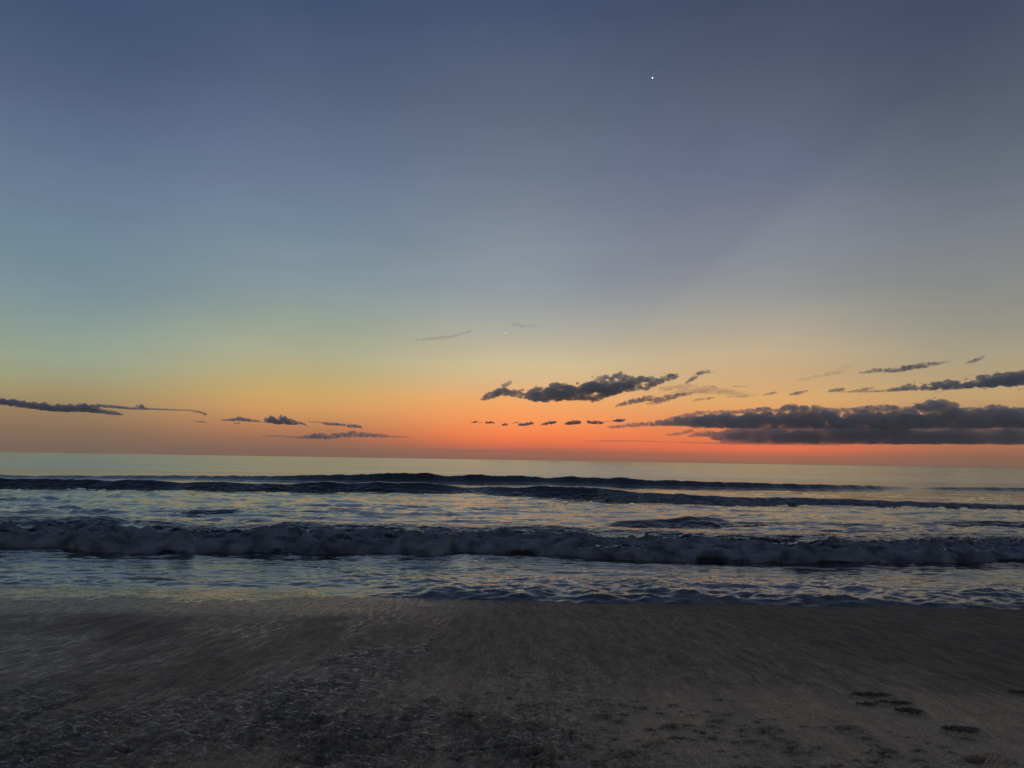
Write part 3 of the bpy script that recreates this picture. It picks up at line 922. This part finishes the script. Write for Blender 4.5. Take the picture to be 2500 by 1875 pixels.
# thin red lit bars above the horizon
cloud('cloud', [[(1425, 1076, 1.2), (1480, 1076, 2.2), (1540, 1076, 2), (1600, 1078, 1.6), (1700, 1079, 1.2)]], DF, C_LOW, "thin dark bar across the red band under the tip of the bank", G_C, seed=54, stretch=2.6, vox=.6, fuzz=.3)
cloud('cloud', [[(1237, 1094, .8), (1330, 1095, 1.1), (1420, 1096, 1.2), (1483, 1097, .9)]], DF, C_LOW, "hairline dark bar lowest in the red band by the horizon", G_C, seed=55, stretch=2.6, vox=.6, fuzz=.3)

# the great bank at the right: body and the rain veil below it
bank = bpy.data.objects.new('cloud_bank', None)
bank.location = at_dist(2150, 1070, DF)
scene.collection.objects.link(bank)
tag(bank, "great dark cloud bank with a domed top filling the right side above the red band", 'cloud', G_C)
body = [[(1481, 1042, 2), (1499, 1042, 5), (1523, 1039, 5), (1557, 1036, 7), (1586, 1034, 8), (1616, 1031, 9), (1647, 1028, 12), (1684, 1026, 16), (1708, 1028, 19), (1745, 1026, 21), (1782, 1025, 22), (1850, 1023, 23),
         (1950, 1023, 24), (2050, 1023, 24), (2150, 1023, 25), (2250, 1022, 26), (2350, 1022, 25), (2450, 1021, 25), (2550, 1022, 25), (2700, 1024, 25)],
        [(1600, 1033, 7), (1690, 1028, 14), (1780, 1024, 17), (1900, 1022, 18), (2150, 1022, 18), (2400, 1021, 19), (2700, 1022, 19)],
        [(1690, 1034, 9), (1760, 1038, 9), (1900, 1038, 10), (2150, 1038, 10), (2450, 1037, 10), (2700, 1038, 10)],
        [(1632, 1020, 3), (1650, 1018, 4), (1690, 1011, 6), (1712, 1008, 6), (1745, 1006, 6), (1800, 1005, 6), (1867, 999, 8), (1890, 1003, 6), (1928, 994, 12), (1953, 996, 10), (1990, 999, 13), (2020, 1002, 7), (2041, 1001, 7), (2080, 1002, 8), (2106, 998, 9),
         (2136, 997, 10), (2177, 996, 10), (2211, 1001, 8), (2245, 995, 14), (2280, 990, 20), (2302, 993, 18), (2325, 1002, 12), (2363, 1001, 8), (2399, 999, 10), (2429, 998, 13), (2468, 1001, 9), (2510, 1001, 9), (2600, 1003, 10)]]
cloud('bank_body', body, DF, C_BANK, None, seed=60, parent=bank, vox=1.25, fuzz=1.3, top=.22, stretch=1.9)
veil = [[(1770, 1054, 10), (2000, 1056, 11), (2300, 1056, 11), (2700, 1056, 11)], [(1770, 1067, 10), (2000, 1067, 11), (2300, 1067, 11), (2700, 1067, 11)], [(1790, 1046, 8), (2000, 1047, 9), (2300, 1047, 9), (2700, 1047, 9)], [(1760, 1076, 7), (2000, 1077, 8), (2300, 1077, 8), (2700, 1077, 8)], [(1630, 1061, 3.5), (1660, 1058, 5), (1690, 1050, 5)], [(1685, 1064, 4), (1712, 1058, 8), (1745, 1058, 10)], [(1735, 1066, 8), (1800, 1062, 18), (1880, 1062, 22), (1980, 1062, 23), (2100, 1062, 24), (2200, 1062, 24), (2350, 1062, 24), (2500, 1062, 25), (2700, 1062, 25)],
        [(1665, 1080, 1.6), (1733, 1081, 3), (1790, 1082, 4), (1900, 1083, 4), (2050, 1084, 4)]]
cloud('rain_veil', veil, DF + 900, C_VEIL, None, seed=61, parent=bank, vox=1.4, fuzz=.6, stretch=4.0, tuft=0)

# ------------------------------------------------------------------ stars
m, T, out = new_mat('starlight')
em = T.n('ShaderNodeEmission')
em.inputs[0].default_value = (1.0, .97, .92, 1)
em.inputs[1].default_value = 6.0
T.put(out.inputs[0], em.outputs[0])
for px, py, r, lab in ((1593, 190, 1.15, "bright white star high in the blue sky right of centre"), (1235, 813.5, .5, "faint small star low above the middle of the horizon glow")):
    bm = bmesh.new()
    bmesh.ops.create_icosphere(bm, subdivisions=2, radius=r * 90000 / FPX)
    me = bpy.data.meshes.new('star')
    bm.to_mesh(me)
    bm.free()
    o = link('star', me, m)
    o.location = at_dist(px, py, 90000)
    tag(o, lab, 'star', 'stars showing in the dusk')
